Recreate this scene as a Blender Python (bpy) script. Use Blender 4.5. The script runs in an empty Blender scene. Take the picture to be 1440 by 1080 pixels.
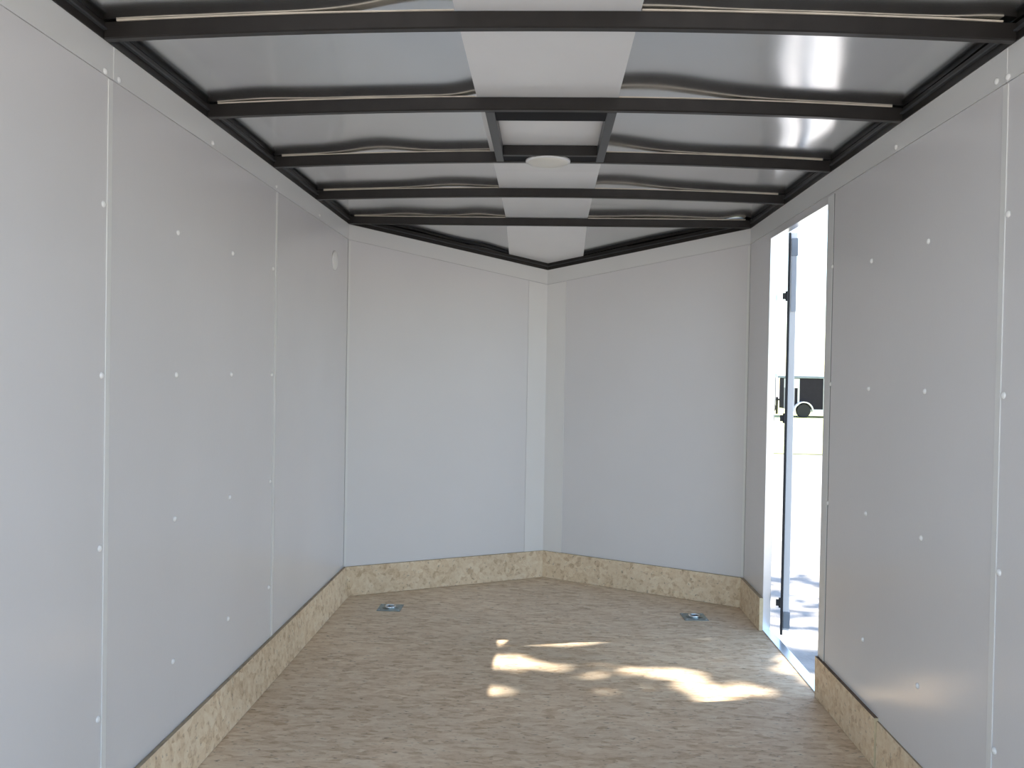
import bpy, bmesh, math, random
from mathutils import Vector, Matrix
from mathutils.noise import noise as pnoise
random.seed(7)
S = bpy.context.scene
COL = S.collection
R = math.radians

# ------------------------------------------------------------------ camera, sky, sun, exposure
EYE = 1.1663
FOCAL = 1192.35
pitch, yaw, roll = R(-0.806), R(-2.2844), R(1.0155)
cd = bpy.data.cameras.new('camera'); cam = bpy.data.objects.new('camera', cd); COL.objects.link(cam)
cd.sensor_width = 36.0; cd.lens = FOCAL / 1440.0 * 36.0; cd.clip_start = 0.05; cd.clip_end = 500
cam.rotation_mode = 'XYZ'
cam.matrix_world = (Matrix.Translation((0, 0, EYE)) @ Matrix.Rotation(-yaw, 4, 'Z')
                    @ Matrix.Rotation(math.pi / 2 + pitch, 4, 'X') @ Matrix.Rotation(roll, 4, 'Z'))
S.camera = cam

SUN = Vector((1.235, 0.255, 1.80)).normalized()          # towards the sun
w = bpy.data.worlds.new('sky'); S.world = w; w.use_nodes = True
nt = w.node_tree; bg = nt.nodes['Background']
sky = nt.nodes.new('ShaderNodeTexSky'); sky.sky_type = 'NISHITA'
sky.sun_disc = False; sky.sun_elevation = math.asin(SUN.z); sky.sun_rotation = math.atan2(SUN.x, SUN.y)
sky.air_density = 1.15; sky.dust_density = 0.7; sky.ozone_density = 1.0; sky.altitude = 100
nt.links.new(sky.outputs['Color'], bg.inputs['Color'])
bg.inputs['Strength'].default_value = 0.178

sl = bpy.data.lights.new('sun', 'SUN'); so = bpy.data.objects.new('sun', sl); COL.objects.link(so)
sl.energy = 5.0; sl.angle = R(0.53); sl.color = (1.0, 0.935, 0.84)
so.rotation_euler = SUN.to_track_quat('Z', 'Y').to_euler(); so.location = SUN * 40

vs = S.view_settings
vs.view_transform = 'Standard'; vs.look = 'None'; vs.gamma = 1.0; vs.use_curve_mapping = False
vs.exposure = 1.48

# ------------------------------------------------------------------ materials
def mat(name, col, rough=0.5, metal=0.0, spec=0.5, var=0.0, vscale=6.0, bump=0.0, bscale=40.0, stretch=(1, 1, 1), rvar=0.0):
    m = bpy.data.materials.new(name); m.use_nodes = True
    n = m.node_tree.nodes; l = m.node_tree.links; b = n['Principled BSDF']
    b.inputs['Base Color'].default_value = (*col, 1); b.inputs['Roughness'].default_value = rough
    b.inputs['Metallic'].default_value = metal; b.inputs['Specular IOR Level'].default_value = spec
    tc = n.new('ShaderNodeTexCoord'); mp = n.new('ShaderNodeMapping'); mp.inputs['Scale'].default_value = stretch
    l.new(tc.outputs['Object'], mp.inputs['Vector'])
    no = n.new('ShaderNodeTexNoise'); no.inputs['Scale'].default_value = vscale; no.inputs['Detail'].default_value = 5
    l.new(mp.outputs['Vector'], no.inputs['Vector'])
    if var:
        cr = n.new('ShaderNodeValToRGB')
        cr.color_ramp.elements[0].position = 0.3; cr.color_ramp.elements[1].position = 0.7
        cr.color_ramp.elements[0].color = (*[max(0, c * (1 - var)) for c in col], 1)
        cr.color_ramp.elements[1].color = (*[min(1, c * (1 + var)) for c in col], 1)
        l.new(no.outputs['Fac'], cr.inputs['Fac']); l.new(cr.outputs['Color'], b.inputs['Base Color'])
    if rvar:
        mr = n.new('ShaderNodeMapRange'); mr.inputs['To Min'].default_value = rough * (1 - rvar); mr.inputs['To Max'].default_value = rough * (1 + rvar)
        l.new(no.outputs['Fac'], mr.inputs['Value']); l.new(mr.outputs['Result'], b.inputs['Roughness'])
    if bump:
        n2 = n.new('ShaderNodeTexNoise'); n2.inputs['Scale'].default_value = bscale; n2.inputs['Detail'].default_value = 3
        l.new(mp.outputs['Vector'], n2.inputs['Vector'])
        bp = n.new('ShaderNodeBump'); bp.inputs['Strength'].default_value = bump; bp.inputs['Distance'].default_value = 0.01
        l.new(n2.outputs['Fac'], bp.inputs['Height']); l.new(bp.outputs['Normal'], b.inputs['Normal'])
    return m

def osb(name, base, light, dark, stretch, fleck=0.5):
    """Strand board: overlapping strands of several tans with a few dark bark flecks."""
    m = bpy.data.materials.new(name); m.use_nodes = True
    n = m.node_tree.nodes; l = m.node_tree.links; b = n['Principled BSDF']
    tc = n.new('ShaderNodeTexCoord'); mp = n.new('ShaderNodeMapping'); mp.inputs['Scale'].default_value = stretch
    l.new(tc.outputs['Object'], mp.inputs['Vector'])
    wob = n.new('ShaderNodeTexNoise'); wob.inputs['Scale'].default_value = 5; wob.inputs['Detail'].default_value = 2
    l.new(mp.outputs['Vector'], wob.inputs['Vector'])
    mx = n.new('ShaderNodeMixRGB'); mx.inputs['Fac'].default_value = 0.09
    l.new(mp.outputs['Vector'], mx.inputs['Color1']); l.new(wob.outputs['Color'], mx.inputs['Color2'])
    vo = n.new('ShaderNodeTexVoronoi'); vo.inputs['Scale'].default_value = 14
    l.new(mx.outputs['Color'], vo.inputs['Vector'])
    sp = n.new('ShaderNodeSeparateColor'); l.new(vo.outputs['Color'], sp.inputs['Color'])
    n1 = n.new('ShaderNodeTexNoise'); n1.inputs['Scale'].default_value = 16; n1.inputs['Detail'].default_value = 8; n1.inputs['Roughness'].default_value = 0.7
    l.new(mx.outputs['Color'], n1.inputs['Vector'])
    ad = n.new('ShaderNodeMath'); ad.operation = 'MULTIPLY_ADD'; ad.inputs[1].default_value = 0.34
    l.new(sp.outputs['Red'], ad.inputs[0]); l.new(n1.outputs['Fac'], ad.inputs[2])
    cr = n.new('ShaderNodeValToRGB'); e = cr.color_ramp.elements
    e[0].position = 0.42; e[0].color = (*dark, 1)
    e[1].position = 0.92; e[1].color = (*light, 1)
    k = e.new(0.58); k.color = (*base, 1)
    l.new(ad.outputs[0], cr.inputs['Fac'])
    # large soft drifts of tone across the sheet
    n3 = n.new('ShaderNodeTexNoise'); n3.inputs['Scale'].default_value = 1.6; n3.inputs['Detail'].default_value = 3
    l.new(tc.outputs['Object'], n3.inputs['Vector'])
    r3 = n.new('ShaderNodeMapRange'); r3.inputs['From Min'].default_value = 0.3; r3.inputs['From Max'].default_value = 0.7
    r3.inputs['To Min'].default_value = 0.90; r3.inputs['To Max'].default_value = 1.10
    l.new(n3.outputs['Fac'], r3.inputs['Value'])
    mu = n.new('ShaderNodeMixRGB'); mu.blend_type = 'MULTIPLY'; mu.inputs['Fac'].default_value = 1
    l.new(cr.outputs['Color'], mu.inputs['Color1']); l.new(r3.outputs['Result'], mu.inputs['Color2'])
    # dark flecks
    v2 = n.new('ShaderNodeTexNoise'); v2.inputs['Scale'].default_value = 24; v2.inputs['Detail'].default_value = 2
    mp2 = n.new('ShaderNodeMapping'); mp2.inputs['Location'].default_value = (3.1, 7.7, 1.3); mp2.inputs['Scale'].default_value = stretch
    l.new(tc.outputs['Object'], mp2.inputs['Vector']); l.new(mp2.outputs['Vector'], v2.inputs['Vector'])
    r2 = n.new('ShaderNodeMapRange'); r2.inputs['From Min'].default_value = 0.63; r2.inputs['From Max'].default_value = 0.74
    r2.inputs['To Min'].default_value = 0.0; r2.inputs['To Max'].default_value = fleck
    l.new(v2.outputs['Fac'], r2.inputs['Value'])
    fl = n.new('ShaderNodeMixRGB'); l.new(r2.outputs['Result'], fl.inputs['Fac'])
    l.new(mu.outputs['Color'], fl.inputs['Color1']); fl.inputs['Color2'].default_value = (0.10, 0.065, 0.04, 1)
    l.new(fl.outputs['Color'], b.inputs['Base Color'])
    b.inputs['Roughness'].default_value = 0.62; b.inputs['Specular IOR Level'].default_value = 0.35
    bp = n.new('ShaderNodeBump'); bp.inputs['Strength'].default_value = 0.15; bp.inputs['Distance'].default_value = 0.004
    l.new(n1.outputs['Fac'], bp.inputs['Height']); l.new(bp.outputs['Normal'], b.inputs['Normal'])
    return m

M = {}
M['panel'] = mat('white_wall_panel', (0.79, 0.778, 0.787), 0.20, var=0.012, vscale=3, bump=0.02, bscale=90)
M['nose_panel'] = mat('white_nose_panel', (0.79, 0.778, 0.787), 0.42, var=0.012, vscale=3, bump=0.02, bscale=90)
M['band'] = mat('white_trim_metal', (0.80, 0.80, 0.79), 0.35, var=0.01, vscale=4)
M['nose_trim'] = mat('nose_trim_white', (0.86, 0.85, 0.84), 0.42, var=0.01, vscale=4)
M['seam'] = mat('seam_strip_white', (0.84, 0.84, 0.83), 0.35, var=0.01)
M['screw'] = mat('screw_white', (0.95, 0.95, 0.94), 0.25)
M['core'] = mat('wall_core', (0.20, 0.20, 0.20), 0.8, var=0.1)
M['skin'] = mat('galvanised_roof_skin', (0.71, 0.72, 0.725), 0.165, metal=1.0, var=0.03, vscale=5, rvar=0.15)
M['outer'] = mat('outer_skin', (0.75, 0.76, 0.78), 0.4, var=0.02)
M['black'] = mat('black_painted_steel', (0.026, 0.023, 0.021), 0.36, var=0.15, vscale=20, spec=0.3)
M['matte_black'] = mat('dull_black_plate', (0.008, 0.008, 0.010), 0.7, spec=0.2)
M['frame'] = mat('dark_grey_steel', (0.06, 0.063, 0.068), 0.4, var=0.1)
M['tape'] = mat('cream_sealant_tape', (0.78, 0.70, 0.58), 0.6, var=0.12, vscale=14)
M['strip'] = mat('white_ceiling_strip', (0.88, 0.875, 0.87), 0.2, var=0.015)
M['lens'] = mat('cream_dome_lens', (0.85, 0.83, 0.76), 0.35)
M['floor'] = osb('strand_board_floor', (0.69, 0.53, 0.365), (0.82, 0.69, 0.52), (0.54, 0.39, 0.25), (1.7, 4.4, 1.0), 0.65)
M['kick'] = osb('strand_board_kick', (0.76, 0.60, 0.41), (0.87, 0.74, 0.56), (0.60, 0.44, 0.28), (3.2, 3.2, 3.2), 0.5)
M['endgrain'] = mat('board_end', (0.66, 0.55, 0.36), 0.7, var=0.1, vscale=60)
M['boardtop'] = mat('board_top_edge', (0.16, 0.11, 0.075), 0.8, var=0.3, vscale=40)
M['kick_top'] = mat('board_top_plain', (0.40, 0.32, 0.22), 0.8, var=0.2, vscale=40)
M['alu'] = mat('aluminium', (0.80, 0.82, 0.85), 0.28, metal=1.0, var=0.03)
M['zinc'] = mat('zinc_plate', (0.50, 0.58, 0.62), 0.36, metal=1.0, var=0.15, vscale=25)
M['zinc_dark'] = mat('zinc_cup', (0.33, 0.40, 0.43), 0.45, metal=1.0, var=0.15, vscale=25)
M['chrome'] = mat('steel_ring', (0.75, 0.80, 0.84), 0.2, metal=1.0)
M['door'] = mat('door_white', (0.74, 0.76, 0.79), 0.35, var=0.01)
M['disc'] = mat('matte_white', (0.93, 0.93, 0.92), 0.6)
M['rubber'] = mat('black_rubber', (0.02, 0.022, 0.026), 0.6)
M['bracket'] = mat('grey_bracket', (0.22, 0.26, 0.31), 0.45, var=0.1)
M['latch'] = mat('pale_latch', (0.42, 0.46, 0.52), 0.45, var=0.05)
M['gravel'] = mat('pale_gravel', (0.40, 0.372, 0.345), 0.9, spec=0.2, var=0.18, vscale=7, bump=0.4, bscale=60)
M['grass'] = mat('dry_grass', (0.46, 0.47, 0.24), 0.9, spec=0.2, var=0.3, vscale=3, bump=0.6, bscale=30)
M['leaf'] = mat('leaf_green', (0.06, 0.13, 0.03), 0.5, var=0.4, vscale=4)
M['bark'] = mat('bark', (0.10, 0.075, 0.055), 0.9, var=0.4, vscale=12, bump=0.6, bscale=30)
M['dark_body'] = mat('dark_trailer_paint', (0.018, 0.015, 0.021), 0.6, spec=0.2, var=0.1)
M['white_body'] = mat('white_trailer_paint', (0.75, 0.76, 0.78), 0.35, var=0.02)
M['grey_body'] = mat('grey_panel', (0.34, 0.33, 0.36), 0.5, var=0.05)
M['tyre'] = mat('tyre_rubber', (0.02, 0.02, 0.022), 0.8)

# ------------------------------------------------------------------ mesh helpers
class MB:
    def __init__(self): self.bm = bmesh.new()
    def hexa(self, p):
        """p: 8 points, bottom ring 0-3 (counter-clockwise from above), top ring 4-7."""
        v = [self.bm.verts.new(q) for q in p]
        for f in ((3, 2, 1, 0), (4, 5, 6, 7), (0, 1, 5, 4), (1, 2, 6, 5), (2, 3, 7, 6), (3, 0, 4, 7)):
            self.bm.faces.new([v[i] for i in f])
        return self
    def box(self, x0, x1, y0, y1, z0, z1):
        return self.hexa([(x0, y0, z0), (x1, y0, z0), (x1, y1, z0), (x0, y1, z0),
                          (x0, y0, z1), (x1, y0, z1), (x1, y1, z1), (x0, y1, z1)])
    def prism(self, poly, z0, z1):
        a = [self.bm.verts.new((x, y, z0)) for x, y in poly]; b = [self.bm.verts.new((x, y, z1)) for x, y in poly]
        n = len(poly)
        self.bm.faces.new(a[::-1]); self.bm.faces.new(b)
        for i in range(n): self.bm.faces.new((a[i], a[(i + 1) % n], b[(i + 1) % n], b[i]))
        return self
    def sweep(self, rings, closed=True, caps=True):
        rs = [[self.bm.verts.new(p) for p in r] for r in rings]
        n = len(rs[0])
        for a, b in zip(rs, rs[1:]):
            for i in range(n if closed else n - 1):
                self.bm.faces.new((a[i], a[(i + 1) % n], b[(i + 1) % n], b[i]))
        if caps and closed:
            self.bm.faces.new(rs[0][::-1]); self.bm.faces.new(rs[-1])
        return self
    def lathe(self, prof, seg=24, axis='Z', at=(0, 0, 0)):
        """prof: (radius, height) pairs; axis of revolution through at."""
        at = Vector(at); rings = []
        for r, h in prof:
            ring = []
            for i in range(seg):
                t = 2 * math.pi * i / seg; c, s = r * math.cos(t), r * math.sin(t)
                v = {'Z': (c, s, h), 'X': (h, c, s), 'Y': (s, h, c)}[axis]
                ring.append(at + Vector(v))
            rings.append(ring)
        return self.sweep(rings)
    def tube(self, pts, r, seg=10, closed=False):
        pts = [Vector(p) for p in pts]; rings = []
        rad = r if isinstance(r, (list, tuple)) else [r] * len(pts)
        for i, p in enumerate(pts):
            if closed: d = pts[(i + 1) % len(pts)] - pts[i - 1]
            else: d = pts[min(i + 1, len(pts) - 1)] - pts[max(i - 1, 0)]
            d.normalize()
            u = d.cross(Vector((0, 0, 1)) if abs(d.z) < 0.9 else Vector((1, 0, 0))).normalized(); v = d.cross(u)
            rings.append([p + (u * math.cos(2 * math.pi * k / seg) + v * math.sin(2 * math.pi * k / seg)) * rad[i] for k in range(seg)])
        if closed: rings.append(rings[0])
        return self.sweep(rings, caps=not closed)
    def build(self, name, m, parent=None, bevel=0.0, smooth=False):
        bm = self.bm
        if bevel:
            bmesh.ops.bevel(bm, geom=[e for e in bm.edges], offset=bevel, segments=2, affect='EDGES', profile=0.5)
        bmesh.ops.remove_doubles(bm, verts=bm.verts, dist=1e-6)
        bmesh.ops.recalc_face_normals(bm, faces=bm.faces)
        me = bpy.data.meshes.new(name); bm.to_mesh(me); bm.free()
        for mm in (m if isinstance(m, (list, tuple)) else [m]): me.materials.append(mm)
        if smooth:
            for p in me.polygons: p.use_smooth = True
        o = bpy.data.objects.new(name, me); COL.objects.link(o)
        if parent is not None:
            o.parent = parent; o.matrix_parent_inverse = parent.matrix_world.inverted() if parent.type != 'EMPTY' else Matrix.Identity(4)
        return o

def tag(o, label, cat, group=None, kind=None):
    o['label'] = label; o['category'] = cat
    if group: o['group'] = group
    if kind: o['kind'] = kind
    return o
def thing(name, label, cat, loc=(0, 0, 0), rz=0, group=None):
    o = bpy.data.objects.new(name, None); COL.objects.link(o); o.empty_display_size = 0.1
    o.location = loc; o.rotation_euler = (0, 0, rz)
    return tag(o, label, cat, group)
def struct(o, label, cat):
    return tag(o, label, cat, kind='structure')

# ------------------------------------------------------------------ measures of the trailer
XL, XR = -1.02, 1.0124
YR = 0.15                        # open rear end
YC, YA = 4.30, 4.839              # nose corners, nose apex
ZB, ZS, ZT = 0.0, 1.829, 1.906    # floor, lower edge of trim band, upper edge of trim band
ZTA, ZSA = 1.7495, 1.669          # the same two at the apex
TW = 0.034                        # wall thickness
PT = 0.004                        # panel thickness
DN, DF, DH = 3.125, 3.922, 1.80   # side door opening
GZ = -0.50                        # ground
BH, BW = 0.037, 0.025             # roof bow
BOW_Y = [1.905, 2.495, 3.105, 3.69, 4.285]
BZ = 1.905
def arch(x, y):
    a = 0.027 * (1 - (x / 1.015) ** 2)
    f = 1.0 if y < 3.4 else max(0.0, min(1.0, (4.28 - y) / 0.88))
    return a * (f ** 0.6)

# nose direction helpers
AL, AP, AR = Vector((XL, YC)), Vector((0, YA)), Vector((XR, YC))
def nose(side, s, off=0.0):
    """Point along a nose wall: s = 0 corner, 1 apex; off = distance into the room."""
    a = AL if side < 0 else AR
    p = a.lerp(AP, s); d = (AP - a).normalized()
    n = Vector((d.y, -d.x)) if side < 0 else Vector((-d.y, d.x))
    return p + n * off

# ------------------------------------------------------------------ floor
out = 0.03
fl = MB().prism([(XL - out, YR), (XR + 0.002, YR), (XR + 0.002, YC), (0, YA + out), (XL - out, YC)], -0.06, 0.0).build('floor', M['floor'])
struct(fl, 'tan strand board floor of the empty trailer', 'floor')

# ------------------------------------------------------------------ side walls
def wall_shell(name, boxes, label):
    mb = MB()
    for b in boxes: mb.box(*b)
    return struct(mb.build(name, M['core']), label, 'wall')
wl = wall_shell('wall_left', [(XL - TW, XL - PT, YR, YC + 0.02, -0.06, 1.95)], 'long white panelled wall on the closed side, opposite the open side door')
wr = wall_shell('wall_right', [(XR + PT, XR + TW, YR, DN, -0.06, 1.95), (XR + PT, XR + TW, DF, YC + 0.02, -0.06, 1.95),
                               (XR + PT, XR + TW, DN, DF, DH, 1.95)], 'long white panelled wall with the open side door')
Y1, Y2, YS = 1.932, 3.151, 1.938
for (a, b) in ((YR, Y1 - 0.001), (Y1 + 0.001, Y2 - 0.001), (Y2 + 0.001, YC - 0.002)):
    MB().box(XL - PT, XL, a, b, 0.001, ZS - 0.0012).build('panel', M['panel'], wl)
MB().box(XR, XR + PT, YR, YS - 0.001, 0.001, ZS - 0.0012).build('panel', M['panel'], wr)
MB().box(XR, XR + PT, YS + 0.001, DN - 0.001, 0.001, ZS - 0.0012).build('panel', M['panel'], wr)
mb = MB(); mb.box(XR, XR + PT, DF + 0.001, YC - 0.002, 0.001, ZS - 0.0012); mb.box(XR, XR + PT, DN, DF + 0.001, DH, ZS - 0.0012)
mb.build('panel', M['panel'], wr)
def seam(x, y, wd, par, sgn):
    h = 0.0025
    xs = (x, x + h) if sgn > 0 else (x - h, x)
    MB().box(xs[0], xs[1], y - wd / 2, y + wd / 2, 0.13, ZS - 0.004).build('seam_strip', M['seam'], par, bevel=0.0008)
seam(XL, Y1, 0.020, wl, 1); seam(XL, Y2, 0.018, wl, 1); seam(XR, YS, 0.022, wr, -1)

# outer sheets of the walls
MB().box(XL - TW - 0.002, XL - TW, YR, YC + 0.02, -0.1, 1.97).build('outer_sheet', M['outer'], wl)
mb = MB(); X0 = XR + TW
mb.box(X0, X0 + 0.002, YR, DN, -0.1, 1.97); mb.box(X0, X0 + 0.002, DF, YC + 0.02, -0.1, 1.97)
mb.box(X0, X0 + 0.002, DN, DF, DH, 1.97); mb.box(X0, X0 + 0.002, DN, DF, -0.1, -0.012)
mb.build('outer_sheet', M['outer'], wr)

# ------------------------------------------------------------------ nose walls
def nose_wall(side, name, label):
    z1 = 1.96; za = 1.80
    a, b = nose(side, 0), nose(side, 1); c, d = nose(side, 1, -TW), nose(side, 0, -TW)
    c = Vector((0, YA + TW * 1.15))
    a2, b2 = nose(side, 0, -PT), nose(side, 1, -PT); b2 = Vector((0, YA + PT * 1.15))
    core = MB().hexa([(*a2, -.06), (*b2, -.06), (*c, -.06), (*d, -.06), (*a2, 1.93), (*b2, za), (*c, za), (*d, 1.93)]).build(name, M['core'])
    struct(core, label, 'wall')
    g = 0.0012
    MB().hexa([(*a, .001), (*b, .001), (*b2, .001), (*a2, .001), (*a, ZS - g), (*b, ZSA - g), (*b2, ZSA - g), (*a2, ZS - g)]).build('panel', M['nose_panel'], core)
    return core
nl = nose_wall(-1, 'wall_nose_left', 'angled white end wall between the closed side wall and the nose trim')
nr = nose_wall(1, 'wall_nose_right', 'angled white end wall between the nose trim and the side door')
# thin bead where each side wall meets the nose
MB().prism([tuple(nose(-1, 0.0, 0.0)), tuple(nose(-1, 0.0, 0.004)), tuple(nose(-1, 0.010, 0.004)), tuple(nose(-1, 0.010, 0.0))], 0.16, ZS - 0.01).build('corner_bead', M['seam'], nl)
MB().prism([tuple(nose(1, 0.0, 0.0)), tuple(nose(1, 0.0, 0.003)), tuple(nose(1, 0.010, 0.003)), tuple(nose(1, 0.010, 0.0))], 0.16, ZS - 0.01).build('corner_bead', M['seam'], nr)

# bent cover strip down the point of the nose
hw = 0.105 / XR
mb = MB()
t = 0.004
pl0, pl1 = nose(-1, 1 - hw, 0), nose(-1, 1 - hw, t); pr0, pr1 = nose(1, 1 - hw, 0), nose(1, 1 - hw, t)
ap0, ap1 = Vector((0, YA)), Vector((0, YA - t * 1.13))
zl = ZSA + (ZS - ZSA) * hw - 0.004
for (q0, q1, rev) in ((pl0, pl1, False), (pr0, pr1, True)):
    P = [(*q1, 0.14), (*ap1, 0.14), (*ap0, 0.14), (*q0, 0.14), (*q1, zl), (*ap1, ZSA - 0.004), (*ap0, ZSA - 0.004), (*q0, zl)]
    mb.hexa(P)
struct(mb.build('trim_1', M['nose_trim']), 'wide white bent trim strip covering the point of the nose, floor board to band', 'trim')

# ------------------------------------------------------------------ white band round the top of the walls
bt = 0.004
b1 = MB().box(XL - PT, XL + bt * .4, YR, YC - 0.001, ZS, ZT).build('trim_2', M['band'])
struct(b1, 'white band along the top of the closed side wall under the black rail', 'trim')
b2 = MB().box(XR - bt * .4, XR + PT, YR, YC - 0.001, ZS, ZT).build('trim_3', M['band'])
struct(b2, 'white band along the top of the wall with the side door', 'trim')
for (y, par, x, sg) in ((1.955, b1, XL, 1), (1.945, b2, XR, -1)):
    xs = sorted((x + sg * 0.0016, x + sg * 0.0032))
    MB().box(xs[0], xs[1], y - 0.012, y + 0.012, ZS + 0.001, ZT - 0.001).build('joint_cover', M['band'], par)
def nose_band(side, name, label):
    a, b = nose(side, 0, bt * .4), Vector((0, YA - bt * .45)); c, d = Vector((0, YA + PT)), nose(side, 0, -PT)
    o = MB().hexa([(*a, ZS), (*b, ZSA), (*c, ZSA), (*d, ZS), (*a, ZT), (*b, ZTA), (*c, ZTA), (*d, ZT)]).build(name, M['band'])
    return struct(o, label, 'trim')
nose_band(-1, 'trim_4', 'white sloping band at the top of the angled end wall beside the closed side')
nose_band(1, 'trim_5', 'white sloping band at the top of the angled end wall beside the side door')

# ------------------------------------------------------------------ screws (parts of the walls and bands)
def screw_mesh(axis):
    mb = MB(); s = 1 if axis > 0 else -1
    mb.lathe([(0.0080, -0.001 * s), (0.0080, 0.0016 * s), (0.0060, 0.0040 * s), (0.0022, 0.0053 * s), (0.0002, 0.0055 * s)], 12, 'X')
    o = mb.build('screw', M['screw'], None, smooth=True); me = o.data; bpy.data.objects.remove(o); return me
SM = {1: screw_mesh(1), -1: screw_mesh(-1)}
def screw(x, y, z, side, par):
    o = bpy.data.objects.new('screw', SM[side]); COL.objects.link(o); o.parent = par
    o.location = (x, y, z); return o
for y in (1.908, 2.302, 2.710, 3.114):
    for z in (0.347, 0.743, 1.142, 1.534): screw(XL, y, z, 1, wl)
for y, z in ((1.906, 1.836), (1.967, 1.838), (2.53, 1.842), (3.137, 1.842), (3.742, 1.846)): screw(XL + .0016, y, z, 1, b1)
for y in (1.917, 2.308, 2.702):
    for z in (0.343, 0.741, 1.134, 1.534): screw(XR, y, z, -1, wr)
for y, z in ((1.977, 1.846), (1.929, 1.839), (2.531, 1.844)): screw(XR - .0016, y, z, -1, b2)
screw(XR, 3.066, 1.562, -1, wr); screw(XR, 3.06, 1.144, -1, wr); screw(XR, 3.06, 0.72, -1, wr)

# round white cap near the far end of the left wall
disc = thing('round_disc', 'round white cap on the closed side wall near the nose corner', 'disc', (XL, 4.02, 1.684))
MB().lathe([(0.046, 0.0), (0.046, 0.004), (0.040, 0.008), (0.012, 0.009), (0.001, 0.009)], 32, 'X').build('disc_plate', M['disc'], disc, smooth=True)  # flat round white disc on the wall face

# ------------------------------------------------------------------ strand board kick boards
def board_mesh(pts_bot, pts_top):
    """pts: inner-a, inner-b, outer-b, outer-a in plan; face 1 (top) gets the dark edge, end faces the pale end grain."""
    mb = MB(); mb.hexa([(*p, 0.0015) for p in pts_bot] + [(*p[:2], p[2]) for p in pts_top]); return mb
def finish(mb, name, par=None, top='kick_top'):
    bm = mb.bm; bm.faces.ensure_lookup_table()
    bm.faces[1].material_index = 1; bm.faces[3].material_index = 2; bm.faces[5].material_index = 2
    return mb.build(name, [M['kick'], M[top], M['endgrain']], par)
ZK = 0.160
bb = finish(board_mesh([(-0.990, YR), (-0.990, YC - .01), (XL, YC), (XL, YR)],
                       [(-1.005, YR, .153), (-1.005, YC - .01, .153), (XL + .003, YC, .153), (XL + .003, YR, .153)]), 'baseboard_left')
struct(bb, 'tan strand board kick board along the closed side wall', 'baseboard')
bb = finish(board_mesh([(1.0065, YR), (1.0065, 2.563), (XR, 2.563), (XR, YR)],
                       [(1.0065, YR, .142), (1.0065, 2.563, .142), (XR, 2.563, .142), (XR, YR, .142)]), 'baseboard_right')
struct(bb, 'tan strand board kick board on the door wall, nearer length', 'baseboard')
bb = finish(board_mesh([(1.002, 2.566), (1.002, DN), (XR, DN), (XR, 2.566)],
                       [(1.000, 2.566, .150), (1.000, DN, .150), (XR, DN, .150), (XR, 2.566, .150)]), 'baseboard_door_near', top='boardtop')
struct(bb, 'short tan kick board with a dark top edge ending at the near side of the side door', 'baseboard')
bb = finish(board_mesh([(0.996, DF - .012), (0.996, YC), (XR, YC), (XR, DF - .012)],
                       [(0.996, DF - .012, .152), (0.996, YC, .152), (XR, YC, .152), (XR, DF - .012, .152)]), 'baseboard_door_far')
struct(bb, 'stub of kick board with pale cut end between the side door and the nose', 'baseboard')
for side, nm, lb in ((-1, 'baseboard_nose_left', 'tan kick board along the angled end wall beside the closed side'),
                     (1, 'baseboard_nose_right', 'tan kick board along the angled end wall beside the side door')):
    k = 0.014
    a, b = nose(side, 0.01, k), Vector((0, YA - k * 1.13)); c, d = Vector((0, YA)), nose(side, 0.01, 0)
    P = [a, b, c, d]
    bb = finish(board_mesh([tuple(p) for p in P], [(p.x, p.y, .152) for p in P]), nm)
    struct(bb, lb, 'baseboard')

# ------------------------------------------------------------------ roof skin
BUMPS = [  # bow index, x, lift, width in x
    (0, -0.27, 0.016, 0.16), (0, 0.97, 0.004, 0.08), (0, 0.22, 0.003, 0.12),
    (1, -0.19, 0.008, 0.07), (1, 0.26, 0.0145, 0.23), (1, -0.85, 0.002, 0.10),
    (2, -0.62, 0.008, 0.13), (2, 0.15, 0.015, 0.20), (2, -0.25, 0.001, 0.1),
    (3, -0.42, 0.005, 0.15), (3, 0.26, 0.011, 0.23),
    (4, -0.72, 0.004, 0.12), (4, -0.36, 0.004, 0.09), (4, 0.94, 0.008, 0.06), (4, 0.55, 0.004, 0.25)]
def lift(x, y):
    z = 0.0
    for i, bx, a, sx in BUMPS:
        dy = (y - BOW_Y[i]) / 0.22
        if abs(dy) < 3: z += a * math.exp(-((x - bx) / sx) ** 2 - dy * dy)
    e = max(0.0, 1 - abs(x / 1.0) ** 6)
    near = min(abs(y - by) for by in BOW_Y)
    m = min(1.0, near / 0.25)
    z += e * m * 0.0045 * (pnoise(Vector((x * 2.3 + 5, y * 1.9, 1.7))) + 0.22 * pnoise(Vector((x * 5.0, y * 4.0, 8.3))) + 0.3)
    if x > 0.3: z += e * m * 0.0022 * (x - 0.3) / 0.7 * math.sin(x * 12 + 2.2 * pnoise(Vector((x * 2, y * 1.6, 3.3))))
    return z
SK = BZ + BH + 0.0036
def skin(x, y): return SK + arch(x, y) + lift(x, y)
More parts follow.
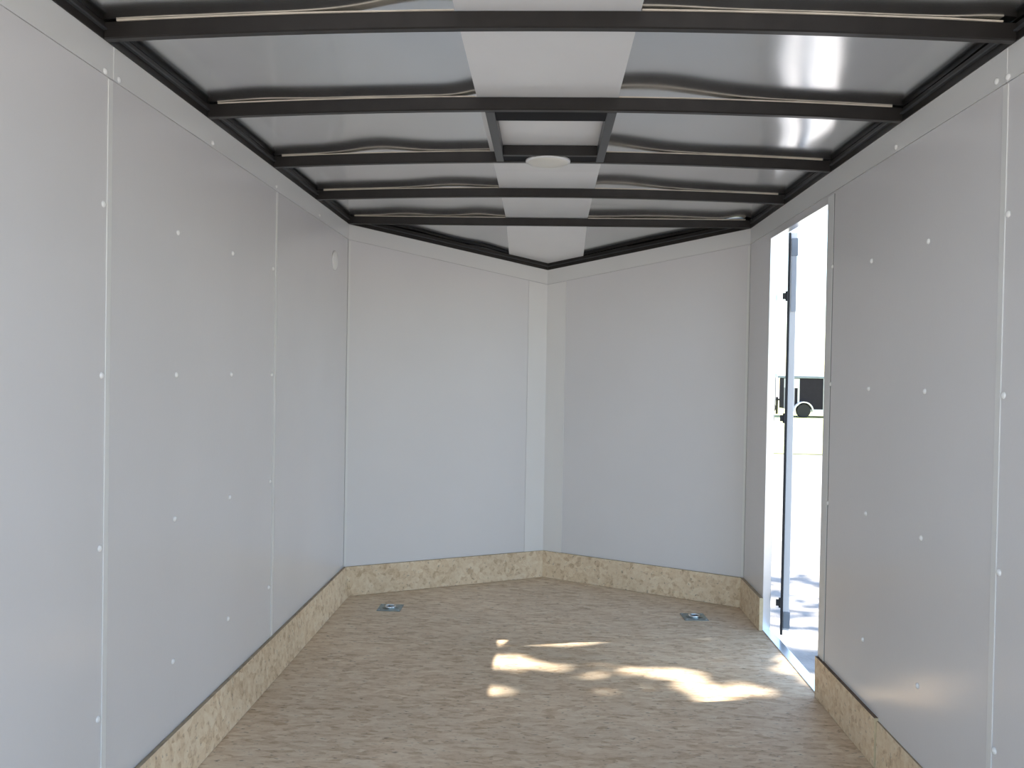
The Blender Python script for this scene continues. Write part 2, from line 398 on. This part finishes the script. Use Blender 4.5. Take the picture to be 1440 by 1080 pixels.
def skin_mesh():
    bm = bmesh.new()
    nx, ny = 140, 240
    xs = [XL - 0.02 + (XR + 0.02 - XL + 0.02) * i / nx for i in range(nx + 1)]
    ys = [YR + (YC - YR) * j / ny for j in range(ny + 1)]
    cols = []
    for x in xs:
        c = [Vector((x, y, skin(x, y))) for y in ys]
        t = min(1.0, abs(x) / 1.015); edge = YC + 0.02 + (YA - YC) * (1 - t)
        for j in range(1, 31):
            v = j / 30; y = YC + (edge - YC) * v
            c.append(Vector((x, y, skin(x, YC) - 0.29 * (y - YC) * (1 if y > YC else 0) - 0.0)))
        cols.append(c)
    th = 0.003
    for flip, dz in ((False, 0.0), (True, th)):
        vs_ = [[bm.verts.new(p + Vector((0, 0, dz))) for p in c] for c in cols]
        for i in range(len(cols) - 1):
            for j in range(len(cols[0]) - 1):
                q = (vs_[i][j], vs_[i][j + 1], vs_[i + 1][j + 1], vs_[i + 1][j])
                bm.faces.new(q if not flip else q[::-1])
    me = bpy.data.meshes.new('ceiling'); bm.to_mesh(me); bm.free()
    me.materials.append(M['skin'])
    for p in me.polygons: p.use_smooth = True
    o = bpy.data.objects.new('ceiling', me); COL.objects.link(o); return o
struct(skin_mesh(), 'wavy bare galvanised metal ceiling reflecting the black roof bows', 'ceiling')

# ------------------------------------------------------------------ black top rails
def rail(name, pts_in, pts_out, z0s, z1s, label):
    t_ = thing(name, label, 'rail', (0, 0, 0), group='black top rails')
    a, b = pts_in; c, d = pts_out
    MB().hexa([(*a, z0s[0]), (*b, z0s[1]), (*d, z0s[1]), (*c, z0s[0]), (*a, z1s[0]), (*b, z1s[1]), (*d, z1s[1]), (*c, z1s[0])]).build('tube', M['black'], t_)
    # narrow flange along the top edge of the tube, under the roof skin
    e = 0.009
    def inn(p, q):  # push inwards from outer to inner
        v = (Vector(p) - Vector(q)).normalized() * e; return (p[0] + v.x, p[1] + v.y)
    a2, b2_ = inn(a, c), inn(b, d)
    f = 0.004; g = 0.016
    MB().hexa([(*a2, z1s[0] - g - f), (*b2_, z1s[1] - g - f), (*b, z1s[1] - g - f), (*a, z1s[0] - g - f),
               (*a2, z1s[0] - g), (*b2_, z1s[1] - g), (*b, z1s[1] - g), (*a, z1s[0] - g)]).build('flange', M['frame'], t_)
    return t_
z0, z1 = ZT + 0.0005, SK - 0.001
rail('top_rail', ((XL + .004, YR), (XL + .004, YC - .004)), ((XL - .03, YR), (XL - .03, YC - .004)), (z0, z0), (z1, z1), 'long black rail along the top of the closed side wall')
rail('top_rail', ((XR - .004, YR), (XR - .004, YC - .004)), ((XR + .03, YR), (XR + .03, YC - .004)), (z0, z0), (z1, z1), 'long black rail along the top of the wall with the side door')
za0, za1 = ZTA + 0.0005, SK - 0.29 * (YA - YC) - 0.001
for side, lb in ((-1, 'sloping black rail over the angled end wall beside the closed side'), (1, 'sloping black rail over the angled end wall beside the side door')):
    rail('top_rail', (tuple(nose(side, 0.006, .004)), (side * 0.0005, YA - .0045)), (tuple(nose(side, 0.006, -.028)), (side * 0.0005, YA + .03)), (z0, za0), (z1, za1), lb)

# ------------------------------------------------------------------ roof bows
LBL = ['black roof bow nearest the open rear, largest of the five across the ceiling',
       'black roof bow at the near end of the square vent frame',
       'black roof bow right behind the round dome light',
       'black roof bow between the dome light bow and the straight bow at the nose',
       'straight black roof bow where the ceiling starts to slope to the nose']
SX0, SX1 = -0.217, 0.195           # sides of the white ceiling strip
for i, by in enumerate(BOW_Y):
    t_ = thing('roof_bow', LBL[i], 'roof bow', (0, by, BZ), group='black roof bows')
    xa, xb = XL + 0.006, XR - 0.006
    N = 40; rings = []
    for k in range(N + 1):
        x = xa + (xb - xa) * k / N; z = arch(x, by); y0, y1 = -BW / 2, BW / 2; c = 0.003
        rings.append([(x, y0 + c, z), (x, y1 - c, z), (x, y1, z + c), (x, y1, z + BH), (x, y0, z + BH), (x, y0, z + c)])
    MB().sweep(rings).build('tube', M['black'], t_)
    for (ta, tb) in ((xa + 0.03, SX0 - 0.002), (SX1 + 0.002, xb - 0.03)):
        rings = []
        for k in range(25):
            x = ta + (tb - ta) * k / 24; z = arch(x, by) + BH + 0.0002
            h = 0.0028 + 0.0005 * pnoise(Vector((x * 12, by * 3, 0)))
            yo = -BW / 2 - 0.0045 + 0.0015 * pnoise(Vector((x * 7, by * 5, 4)))
            rings.append([(x, yo, z), (x, BW / 2, z), (x, BW / 2, z + h), (x, yo, z + h)])
        MB().sweep(rings).build('sealant_tape', M['tape'], t_)

# ------------------------------------------------------------------ white strip down the middle of the ceiling
rings = []
def strip_ring(y, dz):
    out_ = []
    zc = BZ + BH + dz
    for (x, u) in ((SX0, 0), (SX1, 0), (SX1, 1), (SX0, 1)):
        out_.append((x, y, zc + arch(0.21, y) + 0.0006 + 0.0022 * u))
    return out_
ys = [YR + (YC - YR) * k / 60 for k in range(61)]
for y in ys: rings.append(strip_ring(y, 0.0))
MBs = MB().sweep(rings)
def edge_y(x): return YC + (YA - YC) * (1 - abs(x) / 1.015) - 0.006
bmv = []
zt_ = BZ + BH + 0.0006
def slope_z(y): return zt_ - 0.29 * (y - YC)
plan = [(SX0, YC), (SX1, YC), (SX1, edge_y(SX1)), (0, edge_y(0)), (SX0, edge_y(SX0))]
lo = [MBs.bm.verts.new((x, y, slope_z(y))) for x, y in plan]; hi = [MBs.bm.verts.new((x, y, slope_z(y) + 0.0022)) for x, y in plan]
MBs.bm.faces.new(lo[::-1]); MBs.bm.faces.new(hi)
for k in range(5): MBs.bm.faces.new((lo[k], lo[(k + 1) % 5], hi[(k + 1) % 5], hi[k]))
tag(MBs.build('ceiling_strip', M['strip']), 'flat white strip running lengthwise down the middle of the metal ceiling', 'ceiling strip')

# ------------------------------------------------------------------ vent frame between the second and third bow
vf = thing('vent_frame', 'dark square vent frame welded between two roof bows at mid ceiling', 'vent frame', (0, 2.8, BZ))
AZ = 0.026
ya, yb = BOW_Y[1] + BW / 2 - 2.8, BOW_Y[2] - BW / 2 - 2.8
for x in (-0.180, 0.180):
    MB().box(x - 0.014, x + 0.014, ya, yb, AZ, AZ + BH - 0.001).build('side_tube', M['frame'], vf, bevel=0.002)
MB().box(-0.166, 0.166, yb - 0.092, yb - 0.072, AZ + .001, AZ + BH - 0.001).build('cross_tube', M['black'], vf, bevel=0.002)
MB().box(-0.166, 0.166, yb - 0.072, yb, AZ + 0.004, AZ + 0.010).build('black_plate', M['matte_black'], vf)  # thin black sheet between the cross tube and the third bow
MB().box(-0.166, 0.166, ya, ya + 0.095, AZ + 0.004, AZ + 0.010).build('black_plate', M['matte_black'], vf)  # same black sheet just past the second bow

# dome light
dl = thing('dome_light', 'round cream dome light under the middle of the ceiling', 'light', (-0.007, 3.085, BZ + AZ))
MB().lathe([(0.081, 0.004), (0.081, -0.002), (0.077, -0.004), (0.02, -0.004)], 40).build('base', M['screw'], dl, smooth=True)
MB().lathe([(0.075, -0.003), (0.071, -0.006), (0.058, -0.009), (0.036, -0.011), (0.012, -0.012), (0.001, -0.012)], 40).build('lens', M['lens'], dl, smooth=True)

# ------------------------------------------------------------------ recessed tie-down rings in the floor
def tie_down():
    r = thing('tie_down_ring', '', 'tie-down')
    h = 0.057
    # plate with a round hole
    bm = MB(); seg = 32; rings = []
    sq = []; ci = []
    for k in range(seg):
        t = 2 * math.pi * k / seg; c, s = math.cos(t), math.sin(t); m_ = max(abs(c), abs(s))
        sq.append((h * c / m_, h * s / m_)); ci.append((0.040 * c, 0.040 * s))
    bm.sweep([[(x, y, 0.0003) for x, y in sq], [(x, y, 0.003) for x, y in sq], [(x, y, 0.0035) for x, y in ci], [(x, y, 0.0003) for x, y in ci], [(x, y, 0.0003) for x, y in sq]], caps=False)
    bm.build('plate', M['zinc_dark'], r)
    MB().lathe([(0.040, 0.0032), (0.036, 0.0022), (0.022, 0.0012), (0.001, 0.0010)], 32).build('cup', M['zinc_dark'], r, smooth=True)
    MB().tube([(0.024 * math.cos(t), 0.024 * math.sin(t), 0.0085) for t in [2 * math.pi * k / 28 for k in range(28)]], 0.0052, 10, closed=True).build('ring', M['chrome'], r, smooth=True)
    MB().box(-0.020, 0.020, 0.016, 0.032, 0.001, 0.012).build('bracket', M['zinc'], r, bevel=0.003)
    for sx in (-1, 1):
        for sy in (-1, 1):
            MB().lathe([(0.005, 0.003), (0.005, 0.0045), (0.003, 0.0058), (0.0003, 0.006)], 10, at=(sx * 0.047, sy * 0.047, 0)).build('bolt', M['zinc'], r, smooth=True)
    return r
def dup(root, loc, rz):
    c = root.copy(); COL.objects.link(c); c.location = loc; c.rotation_euler = (0, 0, rz)
    for ch in root.children:
        d = ch.copy(); COL.objects.link(d); d.parent = c
    return c
td = tie_down(); td.location = (-0.741, 4.112, 0); td['label'] = 'recessed steel tie-down ring in the floor at the nose corner of the closed side wall'; td['group'] = 'floor tie-down rings'
td2 = dup(td, (0.735, 4.105, 0), R(4)); td2['label'] = 'recessed steel tie-down ring in the floor near the far side of the side door'

# ------------------------------------------------------------------ side door: jambs, threshold, open leaf
fr = bpy.data.objects.new('door_frame', None); COL.objects.link(fr); struct(fr, 'bright aluminium frame of the side door opening', 'door frame')
MB().box(XR + 0.001, XR + TW, DF - 0.003, DF, 0.0, DH).build('jamb', M['alu'], fr)
MB().box(XR + 0.001, XR + TW, DN, DN + 0.003, 0.0, DH).build('jamb', M['alu'], fr)
MB().box(XR + 0.001, XR + TW, DN, DF, DH - 0.003, DH).build('header', M['alu'], fr)
th = MB(); th.box(XR + 0.002, XR + 0.045, DN, DF, -0.012, 0.004).build('threshold', M['alu'], fr, bevel=0.0015)
for p in fr.children: p.parent = fr
# narrow edge strip on the wall at the near side of the opening
MB().box(XR - 0.003, XR + 0.002, DN - 0.062, DN - 0.0005, 0.150, DH + 0.02).build('edge_trim', M['band'], fr, bevel=0.001)
MB().box(XR - 0.0008, XR + 0.0005, DN - 0.067, DN - 0.0625, 0.150, DH + 0.02).build('gap_line', M['core'], fr)

th_ = R(15.9)
dr = thing('door_1', 'white side door leaf swung fully outwards, seen edge-on beyond the opening', 'door', (1.080, 3.866, 0), -th_)
dr['kind'] = 'structure'
# local: +y along the leaf away from the hinge edge, +x away from the trailer
MB().box(0.0, 0.036, 0.006, 0.78, 0.02, 1.815).build('leaf', M['door'], dr, bevel=0.002)
MB().box(-0.002, 0.0095, -0.004, 0.006, 0.0, 1.815).build('gasket', M['rubber'], dr, bevel=0.002)
MB().box(0.012, 0.040, 0.0, 0.006, 1.71, 1.79).build('corner_cap', M['bracket'], dr, bevel=0.001)
MB().box(0.012, 0.040, 0.0, 0.006, 0.03, 0.105).build('corner_cap', M['bracket'], dr, bevel=0.001)
MB().box(0.014, 0.036, 0.002, 0.006, 1.46, 1.71).build('latch_bar', M['latch'], dr)
for z in (0.145, 0.98, 1.53):
    hmb = MB(); hmb.box(-0.022, 0.0, -0.004, 0.004, z - 0.014, z + 0.014); hmb.lathe([(0.006, z - 0.022), (0.006, z + 0.022)], 12, at=(-0.004, 0, 0))
    hmb.build('hinge', M['rubber'], dr)

# ------------------------------------------------------------------ outdoors
g = MB().box(-60, 90, -40, 120, GZ - 0.2, GZ).build('ground', M['gravel']); struct(g, 'pale sunlit gravel yard outside the trailer', 'ground')
gr = MB()
NG = 40
edge = [(-20 + 60 * k / NG, 18.4 + 0.5 * pnoise(Vector((k * 0.7, 0, 0)))) for k in range(NG + 1)]
gr.prism([(x, y) for x, y in edge] + [(40, 60), (-20, 60)], GZ, GZ + 0.02)
struct(gr.build('lawn', M['grass']), 'strip of yellow-green grass beyond the gravel', 'grass')

def wheel(parent, x, y, z, r):
    wl_ = MB().lathe([(r * 0.62, -0.10), (r * 0.94, -0.10), (r, -0.07), (r, 0.07), (r * 0.94, 0.10), (r * 0.62, 0.10)], 28, 'Y', (x, y, z)).build('wheel', M['tyre'], parent)
    h = MB().lathe([(r * 0.60, -0.098), (r * 0.45, -0.07), (r * 0.16, -0.085), (r * 0.02, -0.085)], 20, 'Y', (x, y, z)).build('hub', M['alu'], wl_, smooth=True)
    return wl_
# dark trailer: long side towards the camera
DY = 35.0
dt = thing('dark_cargo_trailer', 'dark box trailer with one visible wheel parked beyond the grass', 'trailer', (0, DY, GZ + 0.02))
x0 = 10.36
MB().box(x0 - 0.35, x0 + 3.2, 0, 1.8, 0.32, 1.60).build('body', M['dark_body'], dt, bevel=0.03)
MB().box(x0 - 0.42, x0 + 3.25, -0.05, 1.85, 1.60, 1.70).build('roof_edge', M['bracket'], dt, bevel=0.02)
MB().box(x0 - 0.37, x0 - 0.03, -0.02, 1.0, 1.20, 1.58).build('front_panel', M['white_body'], dt)
MB().box(x0 - 0.37, x0 - 0.22, -0.02, 1.0, 0.32, 1.20).build('stone_guard', M['grey_body'], dt)
MB().box(x0 - 0.10, x0 - 0.03, -0.03, 1.0, 0.32, 1.20).build('corner_post', M['white_body'], dt)
MB().box(x0 + 0.93, x0 + 1.0, -0.03, 0.5, 0.32, 1.60).build('corner_post', M['white_body'], dt)
MB().box(x0 + 0.15, x0 + 3.1, -0.04, 1.0, 0.22, 0.34).build('lower_rail', M['white_body'], dt)
fm = []
for k in range(13):
    t = math.pi * k / 12; fm.append([(x0 + 0.12 - rr * math.cos(t), yy, 0.26 + rr * math.sin(t)) for rr, yy in ((0.40, -0.18), (0.40, 0.02), (0.35, 0.02), (0.35, -0.18))])
MB().sweep(fm).build('fender', M['white_body'], dt)
wheel(dt, x0 + 0.12, -0.06, 0.28, 0.28)
# pale trailer further left
pt = thing('pale_cargo_trailer', 'pale grey box trailer beyond the grass, half hidden behind the open door edge', 'trailer', (0, DY + 3.0, GZ + 0.02))
MB().box(8.6, 10.2, 0, 1.8, 0.30, 1.62).build('body', M['grey_body'], pt, bevel=0.03)
MB().box(8.55, 10.25, -0.04, 1.84, 1.62, 1.80).build('roof_edge', M['white_body'], pt, bevel=0.02)
for xx in (9.45, 10.0):
    MB().box(xx - 0.18, xx + 0.10, 0.5, 0.9, 1.80, 1.98).build('roof_vent', M['bracket'], pt, bevel=0.03)
wheel(pt, 9.9, -0.04, 0.28, 0.28)
MB().box(10.25, 10.32, 0.1, 0.2, 0.0, 0.75).build('jack_post', M['rubber'], pt)
MB().box(10.15, 10.36, 0.05, 0.25, 0.6, 0.68).build('tongue', M['rubber'], pt)

# ------------------------------------------------------------------ shade tree beside the door: its gaps let the sun dapple the floor
tree = thing('shade_tree', 'broad leafy tree beside the trailer shading the side door', 'tree', (8.2, 4.6, GZ))
TC = Vector((6.3, 3.75, 7.6))                       # middle of the crown
off = Vector((8.2, 4.6, GZ))
trunk = [Vector((0, 0, 0)), Vector((-0.15, 0.02, 1.6)), Vector((-0.5, 0, 3.2)), Vector((-1.2, -0.1, 5.0)), Vector((-2.0, -0.15, 6.6))]
MB().tube(trunk, [0.26, 0.21, 0.18, 0.14, 0.07], 12).build('trunk', M['bark'], tree, smooth=True)
GAPS = [  # clearings in the crown, as the sunlit spots they throw on the trailer floor: x, y, rx, ry, share of leaves left
    (-0.22, 3.42, 0.13, 0.075, 0.01), (-0.10, 3.36, 0.20, 0.035, 0.09), (-0.21, 3.08, 0.10, 0.030, 0.02), (-0.16, 3.02, 0.07, 0.03, 0.16),
    (-0.04, 3.69, 0.27, 0.06, 0.02), (0.28, 3.31, 0.17, 0.035, 0.10), (0.25, 3.12, 0.07, 0.03, 0.3), (0.51, 3.31, 0.09, 0.045, 0.03),
    (0.57, 3.20, 0.07, 0.055, 0.0), (0.63, 3.08, 0.08, 0.055, 0.0), (0.74, 3.15, 0.09, 0.032, 0.06),
    (1.04, 3.40, 0.05, 0.22, 0.05), (1.80, 4.78, 0.16, 0.10, 0.05), (1.95, 5.75, 0.30, 0.10, 0.1), (2.3, 6.1, 0.35, 0.12, 0.1)]
def in_gap(p, grow):
    q = p - SUN * (p.z / SUN.z)
    for x, y, rx, ry, keep in GAPS:
        d = ((q.x - x) / (rx + grow)) ** 2 + ((q.y - y) / (ry + grow)) ** 2
        if d < 1 and rnd.random() > keep: return True
    return False
def crosses_gap(pts, r):
    for p in pts:
        q = p - SUN * (p.z / SUN.z)
        if any(((q.x - x) / (rx + r)) ** 2 + ((q.y - y) / (ry + r)) ** 2 < 1 for x, y, rx, ry, keep in GAPS): return True
    return False
nb = 0
for k in range(40):
    a = 2.4 * k; s = trunk[1 + k % 4]; rr = 0.55 + 0.4 * ((k * 7) % 5) / 4
    e = TC - off + Vector((4.2 * rr * math.cos(a), 2.4 * rr * math.sin(a), 0.3 * (k % 3) - 0.3)); mid = s.lerp(e, 0.5) + Vector((0, 0, 0.3))
    if nb >= 8 or crosses_gap([off + s.lerp(mid, i / 30) for i in range(31)] + [off + mid.lerp(e, i / 30) for i in range(31)], 0.12): continue
    nb += 1
    MB().tube([s, mid, e], [0.09, 0.06, 0.02], 8).build('branch', M['bark'], tree, smooth=True)
print('branches', nb, 'trunk clear', not crosses_gap([off + trunk[i].lerp(trunk[i + 1], j / 20) for i in range(4) for j in range(21)], 0.15))
fb = bmesh.new(); rnd = random.Random(11)
def add_leaf(p):
    L = rnd.uniform(0.10, 0.20); W = L * 0.55
    nrm = Vector((rnd.gauss(0, 0.5), rnd.gauss(0, 0.5), 1)).normalized()
    u = nrm.orthogonal().normalized(); ang = rnd.uniform(0, 6.28); u = (Matrix.Rotation(ang, 3, nrm) @ u); t2 = nrm.cross(u)
    c = p - off; droop = Vector((0, 0, -0.25 * L))
    pts = [c - u * L / 2, c - u * L * .2 + t2 * W / 2, c + u * L * .2 + t2 * W / 2, c + u * L / 2 + droop, c + u * L * .2 - t2 * W / 2, c - u * L * .2 - t2 * W / 2]
    fb.faces.new([fb.verts.new(q) for q in pts])
n = 0
while n < 21000:
    v = Vector((rnd.uniform(-1, 1), rnd.uniform(-1, 1), rnd.uniform(-1, 1)))
    if v.length > 1: continue
    p = TC + Vector((v.x * 4.5, v.y * 2.7, v.z * 1.5))
    n += 1
    if in_gap(p, 0.042): continue
    add_leaf(p)
# looser sprays at the front edge of the crown
for k in range(46):
    c0 = TC + Vector((rnd.uniform(-4.2, 2.5), rnd.uniform(2.3, 4.9), rnd.uniform(-1.2, 0.8)))
    d = Vector((rnd.uniform(-1, 1), rnd.uniform(-0.3, 0.3), rnd.uniform(-0.2, 0.2))).normalized()
    for j in range(34):
        add_leaf(c0 + d * rnd.uniform(-0.75, 0.75) + Vector((rnd.gauss(0, .07), rnd.gauss(0, .07), rnd.gauss(0, .07))))
me = bpy.data.meshes.new('foliage'); fb.to_mesh(me); fb.free(); me.materials.append(M['leaf'])
fo = bpy.data.objects.new('foliage', me); COL.objects.link(fo); fo.parent = tree
